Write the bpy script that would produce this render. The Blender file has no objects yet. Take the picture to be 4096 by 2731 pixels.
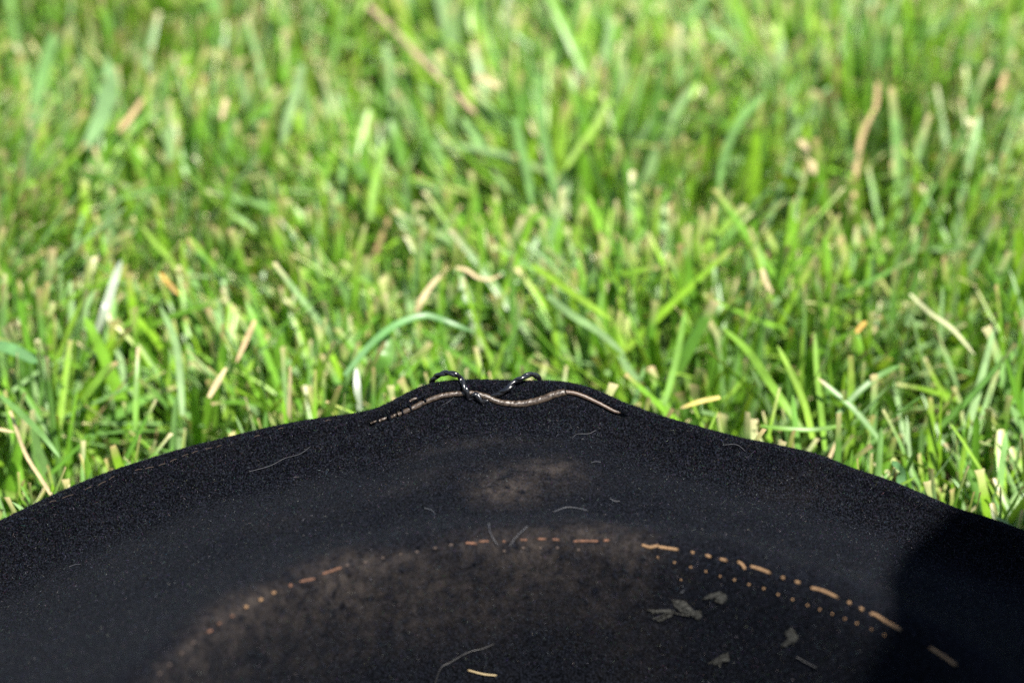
import bpy, math, random
import numpy as np
from mathutils import Vector
from mathutils.bvhtree import BVHTree

random.seed(7)
rng = np.random.default_rng(7)
scene = bpy.context.scene
C = scene.collection
R = math.radians

# ------------------------------------------------------------------ camera
ELEV = R(32.0)            # the camera looks down by this angle
DIST = 1.30               # metres from the lens to the plane in focus
WID = 0.22                # metres across the picture in the plane in focus
K = WID / 4096.0
Z_RIM = 0.075             # height of the hat's front rim over the soil
UP = np.array([0, math.sin(ELEV), math.cos(ELEV)])
FW = np.array([0, math.cos(ELEV), -math.sin(ELEV)])
RT = np.array([1.0, 0, 0])
FOC = np.array([0, 0, Z_RIM]) + UP * ((1520 - 1365.5) * K)
CAM = FOC - FW * DIST
cd = bpy.data.cameras.new('camera')
cam = bpy.data.objects.new('camera', cd)
C.objects.link(cam)
cam.location = CAM
cam.rotation_euler = (math.pi / 2 - ELEV, 0, 0)
cd.sensor_width = 36
cd.lens = 36 * DIST / WID
cd.clip_start = 0.02
cd.clip_end = 2000
cd.dof.use_dof = True
cd.dof.focus_distance = DIST
cd.dof.aperture_fstop = 10.2
scene.camera = cam

# ------------------------------------------------------------------ sky, sun, exposure
SUN_EL, SUN_AZ = R(58), R(148)       # azimuth from +Y (away from the camera) towards +X (right)
SUNV = np.array([math.cos(SUN_EL) * math.sin(SUN_AZ), math.cos(SUN_EL) * math.cos(SUN_AZ), math.sin(SUN_EL)])
w = bpy.data.worlds.new('World')
scene.world = w
w.use_nodes = True
nt = w.node_tree
sky = nt.nodes.new('ShaderNodeTexSky')
sky.sky_type = 'NISHITA'
sky.sun_disc = False
sky.sun_elevation = SUN_EL
sky.sun_rotation = SUN_AZ
bg = nt.nodes['Background']
bg.inputs['Strength'].default_value = 0.07
nt.links.new(sky.outputs[0], bg.inputs[0])
sl = bpy.data.lights.new('sun', 'SUN')
sl.energy = 5.0
sl.angle = R(0.53)
sl.color = (1.0, 0.95, 0.87)
sun = bpy.data.objects.new('sun', sl)
C.objects.link(sun)
sun.rotation_euler = Vector(SUNV).to_track_quat('Z', 'Y').to_euler()
sun.location = (2, 1, 3)
vs = scene.view_settings
vs.view_transform = 'Standard'
vs.look = 'None'
vs.gamma = 1
vs.exposure = 1.44
vs.use_curve_mapping = False
scene.cycles.max_bounces = 10
scene.cycles.use_denoising = False
scene.cycles.sample_clamp_indirect = 4
scene.cycles.sample_clamp_direct = 12
scene.cycles.transparent_max_bounces = 4

# ------------------------------------------------------------------ helpers
def ray(px, py):
    v = FW * DIST + RT * ((px - 2048) * K) - UP * ((py - 1365.5) * K)
    return v
def at_depth(px, py, dd=0.0):
    return CAM + ray(px, py) * ((DIST + dd) / DIST)
def at_z(px, py, z):
    r = ray(px, py)
    return CAM + r * ((z - CAM[2]) / r[2])

def mesh_np(name, V, F, smooth=True):
    """V (n,3), F (m,3) or (m,4) int arrays"""
    me = bpy.data.meshes.new(name)
    V = np.ascontiguousarray(V, dtype=np.float32)
    F = np.ascontiguousarray(F, dtype=np.int32)
    n, k = F.shape
    me.vertices.add(len(V))
    me.vertices.foreach_set('co', V.ravel())
    me.loops.add(n * k)
    me.loops.foreach_set('vertex_index', F.ravel())
    me.polygons.add(n)
    me.polygons.foreach_set('loop_start', np.arange(0, n * k, k, dtype=np.int32))
    me.polygons.foreach_set('loop_total', np.full(n, k, dtype=np.int32))
    me.update(calc_edges=True)
    me.polygons.foreach_set('use_smooth', np.full(n, smooth, dtype=bool))
    return me
def vcol(me, name, cols):
    a = me.color_attributes.new(name, 'FLOAT_COLOR', 'POINT')
    c = np.ones((len(cols), 4), dtype=np.float32)
    c[:, :cols.shape[1]] = cols
    a.data.foreach_set('color', c.ravel())
def link(name, me, m, parent=None):
    o = bpy.data.objects.new(name, me)
    C.objects.link(o)
    if m is not None and not me.materials:
        me.materials.append(m)
    if parent is not None:
        o.parent = parent
    return o
def tag(o, label, cat, group=None, kind=None):
    if label: o['label'] = label
    if cat: o['category'] = cat
    if group: o['group'] = group
    if kind: o['kind'] = kind
    return o
def empty(name, loc):
    o = bpy.data.objects.new(name, None)
    o.empty_display_size = 0.02
    o.location = loc
    C.objects.link(o)
    return o
def resample(P, n):
    P = np.asarray(P, float)
    # Catmull-Rom through the points, then n points evenly by arc length
    if len(P) > 2:
        Q = np.vstack([2 * P[0] - P[1], P, 2 * P[-1] - P[-2]])
        out = []
        for i in range(1, len(Q) - 2):
            p0, p1, p2, p3 = Q[i - 1], Q[i], Q[i + 1], Q[i + 2]
            t = np.linspace(0, 1, 12, endpoint=False)[:, None]
            out.append(.5 * (2 * p1 + (p2 - p0) * t + (2 * p0 - 5 * p1 + 4 * p2 - p3) * t ** 2 + (3 * p1 - p0 - 3 * p2 + p3) * t ** 3))
        P = np.vstack(out + [P[-1:]])
    d = np.r_[0, np.cumsum(np.linalg.norm(np.diff(P, axis=0), axis=1))]
    s = np.linspace(0, d[-1], n)
    return np.stack([np.interp(s, d, P[:, j]) for j in range(P.shape[1])], 1)
def frames(P):
    T = np.gradient(P, axis=0)
    T /= np.linalg.norm(T, axis=1)[:, None] + 1e-12
    N = np.zeros_like(P)
    ref = np.array([0, 0.3, 1.0]) if abs(T[0] @ np.array([0, 0.29, .957])) < .9 else np.array([1.0, 0, 0])
    n = ref - T[0] * (ref @ T[0]); n /= np.linalg.norm(n)
    for i in range(len(P)):
        n = n - T[i] * (n @ T[i]); n /= np.linalg.norm(n) + 1e-12
        N[i] = n
    return T, N, np.cross(T, N)
def tube(P, rad, sides=8, rfun=None, cap=True):
    """swept tube; rad scalar or per point; rfun(i, phi)->radius factor array"""
    P = np.asarray(P, float); n = len(P)
    T, N, B = frames(P)
    phi = np.linspace(0, 2 * math.pi, sides, endpoint=False)
    rad = np.broadcast_to(np.asarray(rad, float), (n,))
    f = np.ones((n, sides)) if rfun is None else np.stack([rfun(i, phi) for i in range(n)])
    rr = rad[:, None] * f
    V = P[:, None] + N[:, None] * (np.cos(phi) * rr)[..., None] + B[:, None] * (np.sin(phi) * rr)[..., None]
    V = V.reshape(-1, 3)
    i = np.arange(n - 1)[:, None] * sides; j = np.arange(sides); j2 = (j + 1) % sides
    F = np.stack([i + j, i + sides + j, i + sides + j2, i + j2], -1).reshape(-1, 4)[:, ::-1]
    if cap:
        V = np.vstack([V, P[0] - T[0] * rad[0] * .6, P[-1] + T[-1] * rad[-1] * .6])
        a, b = len(V) - 2, len(V) - 1
        e = (n - 1) * sides
        F = np.vstack([F, np.stack([np.full(sides, a), np.full(sides, a), j, j2], 1)[:, [0, 2, 3, 1]],
                       np.stack([e + j, np.full(sides, b), np.full(sides, b), e + j2], 1)[:, [1, 3, 0, 2]]])
    return V, F
def tube_me(name, P, rad, sides=8, rfun=None):
    V, F = tube(P, rad, sides, rfun)
    n = len(V)
    me = bpy.data.meshes.new(name)
    faces = []
    for f in F.tolist():
        g = []
        for v in f:
            if v not in g: g.append(v)
        if len(g) > 2: faces.append(g)
    me.from_pydata(V.tolist(), [], faces)
    me.polygons.foreach_set('use_smooth', np.ones(len(me.polygons), dtype=bool))
    me.update()
    return me

# ------------------------------------------------------------------ materials
def mat(name):
    m = bpy.data.materials.new(name); m.use_nodes = True
    n = m.node_tree.nodes
    return m, m.node_tree, n['Principled BSDF'], n['Material Output']
def simple(name, col, rough=.7, spec=.3, noise=None, scale=800, bump=0.0):
    m, t, p, o = mat(name)
    p.inputs['Roughness'].default_value = rough
    p.inputs['Specular IOR Level'].default_value = spec
    tc = t.nodes.new('ShaderNodeTexCoord')
    nz = t.nodes.new('ShaderNodeTexNoise'); nz.inputs['Scale'].default_value = scale; nz.inputs['Detail'].default_value = 4
    t.links.new(tc.outputs['Object'], nz.inputs['Vector'])
    r = t.nodes.new('ShaderNodeValToRGB')
    c2 = noise or tuple(c * .55 for c in col)
    r.color_ramp.elements[0].position = .35; r.color_ramp.elements[1].position = .65
    r.color_ramp.elements[0].color = (*c2, 1); r.color_ramp.elements[1].color = (*col, 1)
    t.links.new(nz.outputs['Fac'], r.inputs['Fac'])
    t.links.new(r.outputs['Color'], p.inputs['Base Color'])
    if bump:
        b = t.nodes.new('ShaderNodeBump'); b.inputs['Strength'].default_value = bump; b.inputs['Distance'].default_value = .0004
        t.links.new(nz.outputs['Fac'], b.inputs['Height']); t.links.new(b.outputs['Normal'], p.inputs['Normal'])
    return m

def make_felt():
    m, t, p, o = mat('black_felt')
    tc = t.nodes.new('ShaderNodeTexCoord')
    n1 = t.nodes.new('ShaderNodeTexNoise'); n1.inputs['Scale'].default_value = 2600; n1.inputs['Detail'].default_value = 3
    n2 = t.nodes.new('ShaderNodeTexNoise'); n2.inputs['Scale'].default_value = 420; n2.inputs['Detail'].default_value = 5; n2.inputs['Roughness'].default_value = .7
    n3 = t.nodes.new('ShaderNodeTexNoise'); n3.inputs['Scale'].default_value = 60; n3.inputs['Detail'].default_value = 6; n3.inputs['Roughness'].default_value = .65
    for n in (n1, n2, n3): t.links.new(tc.outputs['Object'], n.inputs['Vector'])
    r = t.nodes.new('ShaderNodeValToRGB')
    r.color_ramp.elements[0].position = .44; r.color_ramp.elements[1].position = .74
    r.color_ramp.elements[0].color = (.0006, .0008, .0012, 1); r.color_ramp.elements[1].color = (.0116, .0133, .0196, 1)
    t.links.new(n1.outputs['Fac'], r.inputs['Fac'])
    at = t.nodes.new('ShaderNodeAttribute'); at.attribute_name = 'dirt'
    def mth(op, a, b):
        x = t.nodes.new('ShaderNodeMath'); x.operation = op; x.use_clamp = op != 'SUBTRACT'
        for i, s in enumerate((a, b)):
            if isinstance(s, (int, float)): x.inputs[i].default_value = s
            else: t.links.new(s, x.inputs[i])
        return x.outputs[0]
    def ramp(s, a, b):
        x = t.nodes.new('ShaderNodeMapRange'); x.inputs[1].default_value = a; x.inputs[2].default_value = b
        t.links.new(s, x.inputs[0]); return x.outputs[0]
    fac = mth('MULTIPLY', at.outputs['Fac'], mth('MULTIPLY', ramp(n2.outputs['Fac'], .32, .66), ramp(n3.outputs['Fac'], .26, .66)))
    mx = t.nodes.new('ShaderNodeMix'); mx.data_type = 'RGBA'
    t.links.new(fac, mx.inputs[0]); t.links.new(r.outputs['Color'], mx.inputs[6])
    mx.inputs[7].default_value = (.066, .054, .046, 1)
    t.links.new(mx.outputs[2], p.inputs['Base Color'])
    p.inputs['Roughness'].default_value = .95
    p.inputs['Specular IOR Level'].default_value = 0
    p.inputs['Sheen Weight'].default_value = .014
    p.inputs['Sheen Roughness'].default_value = .5
    p.inputs['Sheen Tint'].default_value = (.75, .85, 1, 1)
    b = t.nodes.new('ShaderNodeBump'); b.inputs['Strength'].default_value = .9; b.inputs['Distance'].default_value = .0004
    t.links.new(n1.outputs['Fac'], b.inputs['Height']); t.links.new(b.outputs['Normal'], p.inputs['Normal'])
    return m
M_FELT = make_felt()

def make_nap():
    m, t, p, o = mat('felt_fibres')
    at = t.nodes.new('ShaderNodeAttribute'); at.attribute_name = 'tint'
    t.links.new(at.outputs['Color'], p.inputs['Base Color'])
    p.inputs['Roughness'].default_value = .45
    sp = t.nodes.new('ShaderNodeMapRange'); sp.inputs[1].default_value = .008; sp.inputs[2].default_value = .03; sp.inputs[3].default_value = .02; sp.inputs[4].default_value = .28
    t.links.new(at.outputs['Fac'], sp.inputs[0]); t.links.new(sp.outputs[0], p.inputs['Specular IOR Level'])
    return m
M_NAP = make_nap()

def make_leaf(name, attr=True, col=(.1, .25, .03), rough=.38, spec=.5, trans=.45):
    m, t, p, o = mat(name)
    if attr:
        at = t.nodes.new('ShaderNodeAttribute'); at.attribute_name = 'tint'
        src = at.outputs['Color']
    else:
        rgb = t.nodes.new('ShaderNodeRGB'); rgb.outputs[0].default_value = (*col, 1); src = rgb.outputs[0]
    tc = t.nodes.new('ShaderNodeTexCoord')
    nz = t.nodes.new('ShaderNodeTexNoise'); nz.inputs['Scale'].default_value = 260; nz.inputs['Detail'].default_value = 4
    t.links.new(tc.outputs['Object'], nz.inputs['Vector'])
    mr = t.nodes.new('ShaderNodeMapRange'); mr.inputs[1].default_value = .3; mr.inputs[2].default_value = .7; mr.inputs[3].default_value = .78; mr.inputs[4].default_value = 1.15
    t.links.new(nz.outputs['Fac'], mr.inputs[0])
    mul = t.nodes.new('ShaderNodeVectorMath'); mul.operation = 'SCALE'
    t.links.new(src, mul.inputs[0]); t.links.new(mr.outputs[0], mul.inputs['Scale'])
    t.links.new(mul.outputs[0], p.inputs['Base Color'])
    p.inputs['Roughness'].default_value = rough
    p.inputs['Specular IOR Level'].default_value = spec
    tr = t.nodes.new('ShaderNodeBsdfTranslucent')
    gm = t.nodes.new('ShaderNodeVectorMath'); gm.operation = 'MULTIPLY'
    gm.inputs[1].default_value = (1.25, 1.15, .55)
    t.links.new(mul.outputs[0], gm.inputs[0]); t.links.new(gm.outputs[0], tr.inputs['Color'])
    mix = t.nodes.new('ShaderNodeMixShader'); mix.inputs[0].default_value = trans
    t.links.new(p.outputs[0], mix.inputs[1]); t.links.new(tr.outputs[0], mix.inputs[2])
    t.links.new(mix.outputs[0], o.inputs['Surface'])
    return m
M_GRASS = make_leaf('grass_blades', trans=.38, rough=.40, spec=.55)
M_BLADE = make_leaf('single_blades')
M_DRY = make_leaf('dry_blades', rough=.6, spec=.3, trans=.3)

# ------------------------------------------------------------------ the ground
def make_soil():
    m, t, p, o = mat('soil_and_lawn')
    tc = t.nodes.new('ShaderNodeTexCoord')
    n1 = t.nodes.new('ShaderNodeTexNoise'); n1.inputs['Scale'].default_value = 120; n1.inputs['Detail'].default_value = 6
    n2 = t.nodes.new('ShaderNodeTexNoise'); n2.inputs['Scale'].default_value = 9; n2.inputs['Detail'].default_value = 8
    for n in (n1, n2): t.links.new(tc.outputs['Object'], n.inputs['Vector'])
    r1 = t.nodes.new('ShaderNodeValToRGB')
    r1.color_ramp.elements[0].color = (.012, .012, .005, 1); r1.color_ramp.elements[1].color = (.07, .06, .025, 1)
    t.links.new(n1.outputs['Fac'], r1.inputs['Fac'])
    r2 = t.nodes.new('ShaderNodeValToRGB')
    r2.color_ramp.elements[0].color = (.03, .075, .012, 1); r2.color_ramp.elements[1].color = (.09, .16, .03, 1)
    t.links.new(n2.outputs['Fac'], r2.inputs['Fac'])
    ln = t.nodes.new('ShaderNodeVectorMath'); ln.operation = 'LENGTH'
    t.links.new(tc.outputs['Object'], ln.inputs[0])
    mr = t.nodes.new('ShaderNodeMapRange'); mr.inputs[1].default_value = .8; mr.inputs[2].default_value = 1.6
    t.links.new(ln.outputs['Value'], mr.inputs[0])
    mx = t.nodes.new('ShaderNodeMix'); mx.data_type = 'RGBA'
    t.links.new(mr.outputs[0], mx.inputs[0]); t.links.new(r1.outputs['Color'], mx.inputs[6]); t.links.new(r2.outputs['Color'], mx.inputs[7])
    t.links.new(mx.outputs[2], p.inputs['Base Color'])
    p.inputs['Roughness'].default_value = 1
    p.inputs['Specular IOR Level'].default_value = .1
    return m
g = np.array([[-600, -600, 0], [600, -600, 0], [600, 600, 0], [-600, 600, 0]], float)
ground = link('ground', mesh_np('ground', g, np.array([[0, 1, 2, 3]])), make_soil())
ground['kind'] = 'structure'

# ------------------------------------------------------------------ the felt hat, lying upside down: brim underside up, crown in the grass
HC = np.array([0.0098, -0.152])          # axis of the crown
Z_RING = Z_RIM - 0.006
RIM_PX = [(-420, 2330), (-200, 2190), (0, 2084), (214, 1979), (383, 1906), (536, 1853), (765, 1784), (900, 1751), (1060, 1712), (1219, 1680), (1400, 1656), (1502, 1636),
          (1570, 1604), (1655, 1557), (1730, 1530), (1804, 1520), (1900, 1517), (2100, 1522), (2228, 1522), (2291, 1531), (2344, 1544),
          (2419, 1573), (2483, 1605), (2600, 1648), (2653, 1666), (2800, 1708), (2959, 1750), (3189, 1796), (3266, 1815), (3419, 1876), (3559, 1921),
          (3719, 1988), (3814, 2030), (3974, 2077), (4096, 2122), (4300, 2210), (4500, 2320)]
RING_PX = [(400, 2900), (550, 2780), (680, 2665), (837, 2532), (983, 2435), (1162, 2349), (1388, 2268), (1602, 2226), (1805, 2188), (2016, 2170), (2238, 2164), (2420, 2168), (2600, 2186),
           (2771, 2212), (2900, 2242), (3050, 2284), (3191, 2331), (3352, 2392), (3447, 2437), (3606, 2522), (3720, 2590), (3827, 2662), (3950, 2760)]
def polar(P):
    d = P[:, :2] - HC
    return np.arctan2(d[:, 0], d[:, 1]), np.hypot(d[:, 0], d[:, 1])
rim3 = np.array([at_depth(x, y + 8) for x, y in RIM_PX])
rth, rr = polar(rim3); rz = rim3[:, 2]
# out of view: the rim goes on round the sides (low) and the other end (high)
ext_th = np.array([R(100), R(130), R(160), R(180)])
ext_r = np.array([.150, .152, .156, .158]); ext_z = np.array([.046, .052, .062, .066])
th_all = np.concatenate([-ext_th[::-1], rth, ext_th]); r_all = np.concatenate([ext_r[::-1], rr, ext_r]); z_all = np.concatenate([ext_z[::-1], rz, ext_z])
ring3 = np.array([at_z(x, y, Z_RING) for x, y in RING_PX])
qth, qr = polar(ring3)
ext2 = np.array([R(110), R(145), R(180)]); ext2r = np.array([.090, .096, .1])
qth_all = np.concatenate([-ext2[::-1], qth, ext2]); qr_all = np.concatenate([ext2r[::-1], qr, ext2r])
# columns: fine where the cord and thread are, coarser elsewhere
fine = np.arctan2(np.linspace(-.036, .036, 240) - HC[0], .152)
mid1 = np.linspace(fine[-1], R(62), 130)[1:]
mid0 = np.linspace(R(-62), fine[0], 130)[:-1]
back = np.linspace(R(62), R(298), 90)[1:-1]
TH = np.concatenate([mid0, fine, mid1, back])
TW = (TH + math.pi) % (2 * math.pi) - math.pi
def smooth_interp(x, xp, fp):
    # monotone-ish smoothing: linear interpolation averaged over a small window
    o = np.zeros_like(x)
    ks = np.linspace(-.012, .012, 7)
    for k in ks: o += np.interp(x + k, xp, fp)
    return o / len(ks)
r1 = smooth_interp(TW, th_all, r_all); z1 = smooth_interp(TW, th_all, z_all)
r0 = smooth_interp(TW, qth_all, qr_all)
z0 = Z_RING - .004 * np.clip((np.abs(TW) - R(60)) / R(60), 0, 1)
ZB = 0.010
hb = .0095 + .0015 * np.clip(-TW / R(40), -.6, 1)        # width of the steep hem band under the rim
si, co = math.sin(ELEV), math.cos(ELEV)
rv = r1 - hb * si - .0012; zv = z1 - hb * co             # foot of the hem band
def L(a, b, t): return a + (b - a) * t
zmid = L(z0, zv, .5)
cols = [  # (rho, z) control points from the inside bottom of the crown, over the brim, round the rim and back underneath
    (r0 * 0.0 + .0005, ZB + .010 + 0 * r0), (r0 * .35, ZB + .009 + 0 * r0), (r0 * .68, ZB + .005 + 0 * r0), (r0 * .86, ZB + .004 + 0 * r0), (r0 * .91, ZB + .014 + 0 * r0),
    (r0 * .945, z0 - .030), (r0 * .968, z0 - .014), (r0 - .0016, z0 - .0052), (r0 + .0002, z0 - .0010), (r0 + .003, z0 + .0006), (r0 + .008, z0 - .0004),
    (L(r0, rv, .33), L(z0, zv, .22) - .0026), (L(r0, rv, .6), L(z0, zv, .55)), (L(r0, rv, .8), L(z0, zv, .85)), (L(r0, rv, .94), zv - .0003),
    (rv + .0008, zv + .0010), (L(rv, r1, .35), L(zv, z1, .38)), (L(rv, r1, .7), L(zv, z1, .76)), (r1 - .0018, z1 - .0012), (r1 - .0006, z1 + .0002), (r1 + .0009, z1 + .0001), (r1 + .0018, z1 - .0014),
    (r1 + .0018, z1 - .0036), (r1 + .0002, z1 - .0058), (r1 - .0035, zv - .0012), (L(r0, rv, .9), zv - .0036), (L(r0, rv, .6), L(z0, zv, .6) - .0034), (L(r0, rv, .3), L(z0, zv, .25) - .0034), (r0 + .006, z0 - .0034),
    (r0 + .0024, z0 - .007), (r0 * .985 + .0015, z0 - .02), (r0 * .96 + .0015, z0 - .036), (r0 * .92 + .002, ZB + .006 + 0 * r0), (r0 * .86, ZB - .001 + 0 * r0), (r0 * .6, ZB + 0 * r0), (r0 * .3, ZB + .002 + 0 * r0), (r0 * 0 + .0005, ZB + .003 + 0 * r0)]
PR = np.stack([np.stack([a + 0 * r0, b + 0 * r0], -1) for a, b in cols], 1)     # (theta, profile, 2)
seg = np.arange(PR.shape[1], dtype=float)
for _ in range(3):
    q = L(PR[:, :-1], PR[:, 1:], .25); s = L(PR[:, :-1], PR[:, 1:], .75)
    qs, ss = L(seg[:-1], seg[1:], .25), L(seg[:-1], seg[1:], .75)
    N = np.empty((PR.shape[0], 2 * q.shape[1], 2)); N[:, 0::2] = q; N[:, 1::2] = s
    sg = np.empty(2 * len(qs)); sg[0::2] = qs; sg[1::2] = ss
    PR = np.concatenate([PR[:, :1], N, PR[:, -1:]], 1); seg = np.concatenate([seg[:1], sg, seg[-1:]])
nT, nP = PR.shape[:2]
Vh = np.empty((nT, nP, 3))
Vh[..., 0] = HC[0] + np.sin(TH)[:, None] * PR[..., 0]
Vh[..., 1] = HC[1] + np.cos(TH)[:, None] * PR[..., 0]
Vh[..., 2] = PR[..., 1]
# gentle unevenness of worn felt
def lump(X, Y, seed, f):
    r = np.random.default_rng(seed); o = 0
    for _ in range(9):
        k = r.normal(0, f, 2); o = o + np.sin(k[0] * X + k[1] * Y + r.uniform(0, 6.28))
    return o / 3
topside = ((seg > 4) & (seg < 18))[None, :]
Vh[..., 2] += topside * (lump(Vh[..., 0], Vh[..., 1], 3, 120) * .00045 + lump(Vh[..., 0], Vh[..., 1], 4, 420) * .00012)
# a hollow along the ring where the sweatband used to press
ringm = np.exp(-((seg - 9.6) / .8) ** 2)[None, :]
Vh[..., 2] += ringm * .0006 * (1 + .5 * np.sin(TH * 23)[:, None])
# slit along the hem where the cord comes out
CORD_PX = [(1590, 1650), (1650, 1624), (1701, 1599), (1767, 1576), (1844, 1566), (1900, 1567), (1951, 1581), (1992, 1600), (2053, 1609), (2104, 1606), (2165, 1591), (2216, 1571),
           (2262, 1562), (2318, 1572), (2395, 1607), (2461, 1642), (2490, 1655)]
TEAR_PX = [(1478, 1692), (1530, 1668), (1590, 1648), (1650, 1624)]
cl = resample(np.array([[x, y] for x, y in TEAR_PX[:-1] + CORD_PX[1:]], float), 300)
Fq = []
def hat_faces():
    i = np.arange(nT)[:, None]; j = np.arange(nP - 1)[None, :]
    i2 = (i + 1) % nT
    return np.stack([i * nP + j, i2 * nP + j, i2 * nP + j + 1, i * nP + j + 1], -1).reshape(-1, 4)
FH = hat_faces()
def to_px(P):
    d = P - CAM
    dep = d @ FW
    return 2048 + (d @ RT) / dep * DIST / K, 1365.5 - (d @ UP) / dep * DIST / K
# groove is cut in 3D: find the line's points on the surface first, then push in the felt near them
bv0 = BVHTree.FromPolygons(Vh.reshape(-1, 3).tolist(), FH.tolist())
def hit0(px, py):
    r = ray(px, py); r = r / np.linalg.norm(r)
    h = bv0.ray_cast(Vector(CAM), Vector(r))
    return None if h[0] is None else np.array(h[0])
line3 = np.array([p for p in (hit0(x, y + 7) for x, y in cl) if p is not None])
Vf = Vh.reshape(-1, 3)
near = np.where((np.abs(Vf[:, 0]) < .04) & (Vf[:, 1] > -.03) & (np.tile(seg, nT) < 19.5))[0]
dmin = np.full(len(near), 9.)
for p in line3: dmin = np.minimum(dmin, np.linalg.norm(Vf[near] - p, axis=1))
amp = np.exp(-(dmin / .0007) ** 2) * .0015
Vf[near] += (FW * .8 + np.array([0, 0, -.2]))[None] * amp[:, None]

hat = empty('felt_hat', (HC[0], HC[1], 0))
tag(hat, 'black felt hat lying upside down on the lawn, worn brim edge with brown cord', 'hat')
OFF = np.array([HC[0], HC[1], 0])
def part(name, me, m, parent=hat, label=None):
    me.transform(__import__('mathutils').Matrix.Translation(Vector(-OFF)))
    o = link(name, me, m, parent)
    if label: o['label'] = label
    return o
# dirt: a sweat mark on the inside below the stitching and a dusty smear on the brim
X, Y, Zc = Vf[:, 0], Vf[:, 1], Vf[:, 2]
thv = np.repeat(TW, nP); segv = np.tile(seg, nT)
def sstep(x, a, b):
    t = np.clip((x - a) / (b - a), 0, 1); return t * t * (3 - 2 * t)
side = sstep(thv, R(-80), R(-42)) * (1 - sstep(thv, R(9), R(15)))
drop = Z_RING - Zc
dirt = side * sstep(segv, 9.4, 8.2) * (segv < 12) * (1 - sstep(drop, .003, .030)) * .47
dirt = np.maximum(dirt, side * np.exp(-((segv - 8.4) / 1.15) ** 2) * .54 * (.65 + .35 * np.sin(thv * 9 + 1)))
def spot(px, py, rx, ry, a):
    global dirt
    p = hit0(px, py)
    d = ((X - p[0]) / rx) ** 2 + ((Y - p[1]) / ry) ** 2
    dirt = np.maximum(dirt, np.exp(-d * 1.2) * a * (segv < 19))
spot(2030, 1935, .0085, .007, .95); spot(2180, 1890, .010, .006, .85); spot(1900, 1770, .016, .003, .22); spot(1650, 1930, .012, .006, .18)
spot(2600, 2280, .012, .006, .16); spot(3150, 1960, .012, .005, .13); spot(1150, 2080, .014, .006, .12)
dirt = np.maximum(dirt, .03)
hm = mesh_np('felt_body', Vf, FH)
a = hm.attributes.new('dirt', 'FLOAT', 'POINT'); a.data.foreach_set('value', dirt.astype(np.float32))
bvh = BVHTree.FromPolygons(Vf.tolist(), FH.tolist())
body = part('felt_body', hm, M_FELT)
def hit(px, py, off=0.0):
    r = ray(px, py); r = r / np.linalg.norm(r)
    h = bvh.ray_cast(Vector(CAM), Vector(r))
    if h[0] is None: return at_depth(px, py)
    n = np.array(h[1])
    if n @ r > 0: n = -n
    return np.array(h[0]) + n * off

# the nap: fine fibres standing off the felt
def make_nap_mesh(n):
    sel = (FH // nP)[:, 0]; sj = (FH % nP)[:, 0]
    front = np.abs(TW[sel]) < R(62)
    top = (seg[sj] > 5) & (seg[sj] < 22.5)
    F = FH[front & top]; sF = seg[(FH % nP)[:, 0]][front & top]
    A, B, Cc, D = (Vf[F[:, k]] for k in range(4))
    nn = np.cross(Cc - A, D - B); ar = np.linalg.norm(nn, axis=1) * .5 + 1e-15
    nn = nn / (2 * ar)[:, None]
    ctr = (A + B + Cc + D) / 4
    out = np.einsum('ij,ij->i', nn, CAM - ctr)
    if (out > 0).mean() < .5: nn = -nn
    wgt = ar * np.where(sF > 14.2, 2.6, 1.0)
    px, py = to_px(ctr)
    wgt *= ((px > -250) & (px < 4350) & (py < 2950))
    pick = rng.choice(len(F), n, p=wgt / wgt.sum())
    u, v = rng.random((2, n, 1))
    P = (A[pick] * (1 - u) + B[pick] * u) * (1 - v) + (D[pick] * (1 - u) + Cc[pick] * u) * v
    Nn = nn[pick]
    t = rng.normal(size=(n, 3)); t -= Nn * np.einsum('ij,ij->i', t, Nn)[:, None]; t /= np.linalg.norm(t, axis=1)[:, None]
    lift = rng.uniform(.08, .75, (n, 1))
    d = t * np.sqrt(1 - lift ** 2) + Nn * lift
    ln = rng.gamma(4, .00007, (n, 1)) + .00016
    ln[rng.random(n) < .004] *= 2.6
    ln[sF[pick] > 17.6] *= 1.35
    ln[(sF[pick] > 17.6) & (rng.random(n) < .05)] *= 2.4
    sdir = np.cross(d, rng.normal(size=(n, 3))); sdir /= np.linalg.norm(sdir, axis=1)[:, None]
    wd = rng.uniform(.000014, .000030, (n, 1))
    V = np.stack([P - sdir * wd, P + sdir * wd, P + d * ln], 1).reshape(-1, 3)
    Ft = np.arange(3 * n).reshape(-1, 3)
    base = np.array([.0022, .0025, .0042])
    c = base[None] * rng.uniform(.3, 2.2, (n, 1)) * rng.normal(1, .22, (n, 3)).clip(.4, 1.8)
    br = rng.random(n) < .22
    c[br] = np.array([.023, .025, .031]) * rng.normal(1, .35, (br.sum(), 3)).clip(.25, 2) * rng.uniform(.4, 1.6, (br.sum(), 1))
    me = mesh_np('felt_nap', V, Ft, smooth=False)
    vcol(me, 'tint', np.repeat(c, 3, 0))
    return me
nap = part('felt_nap', make_nap_mesh(480000), M_NAP)
nap['kind'] = 'stuff'

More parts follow.
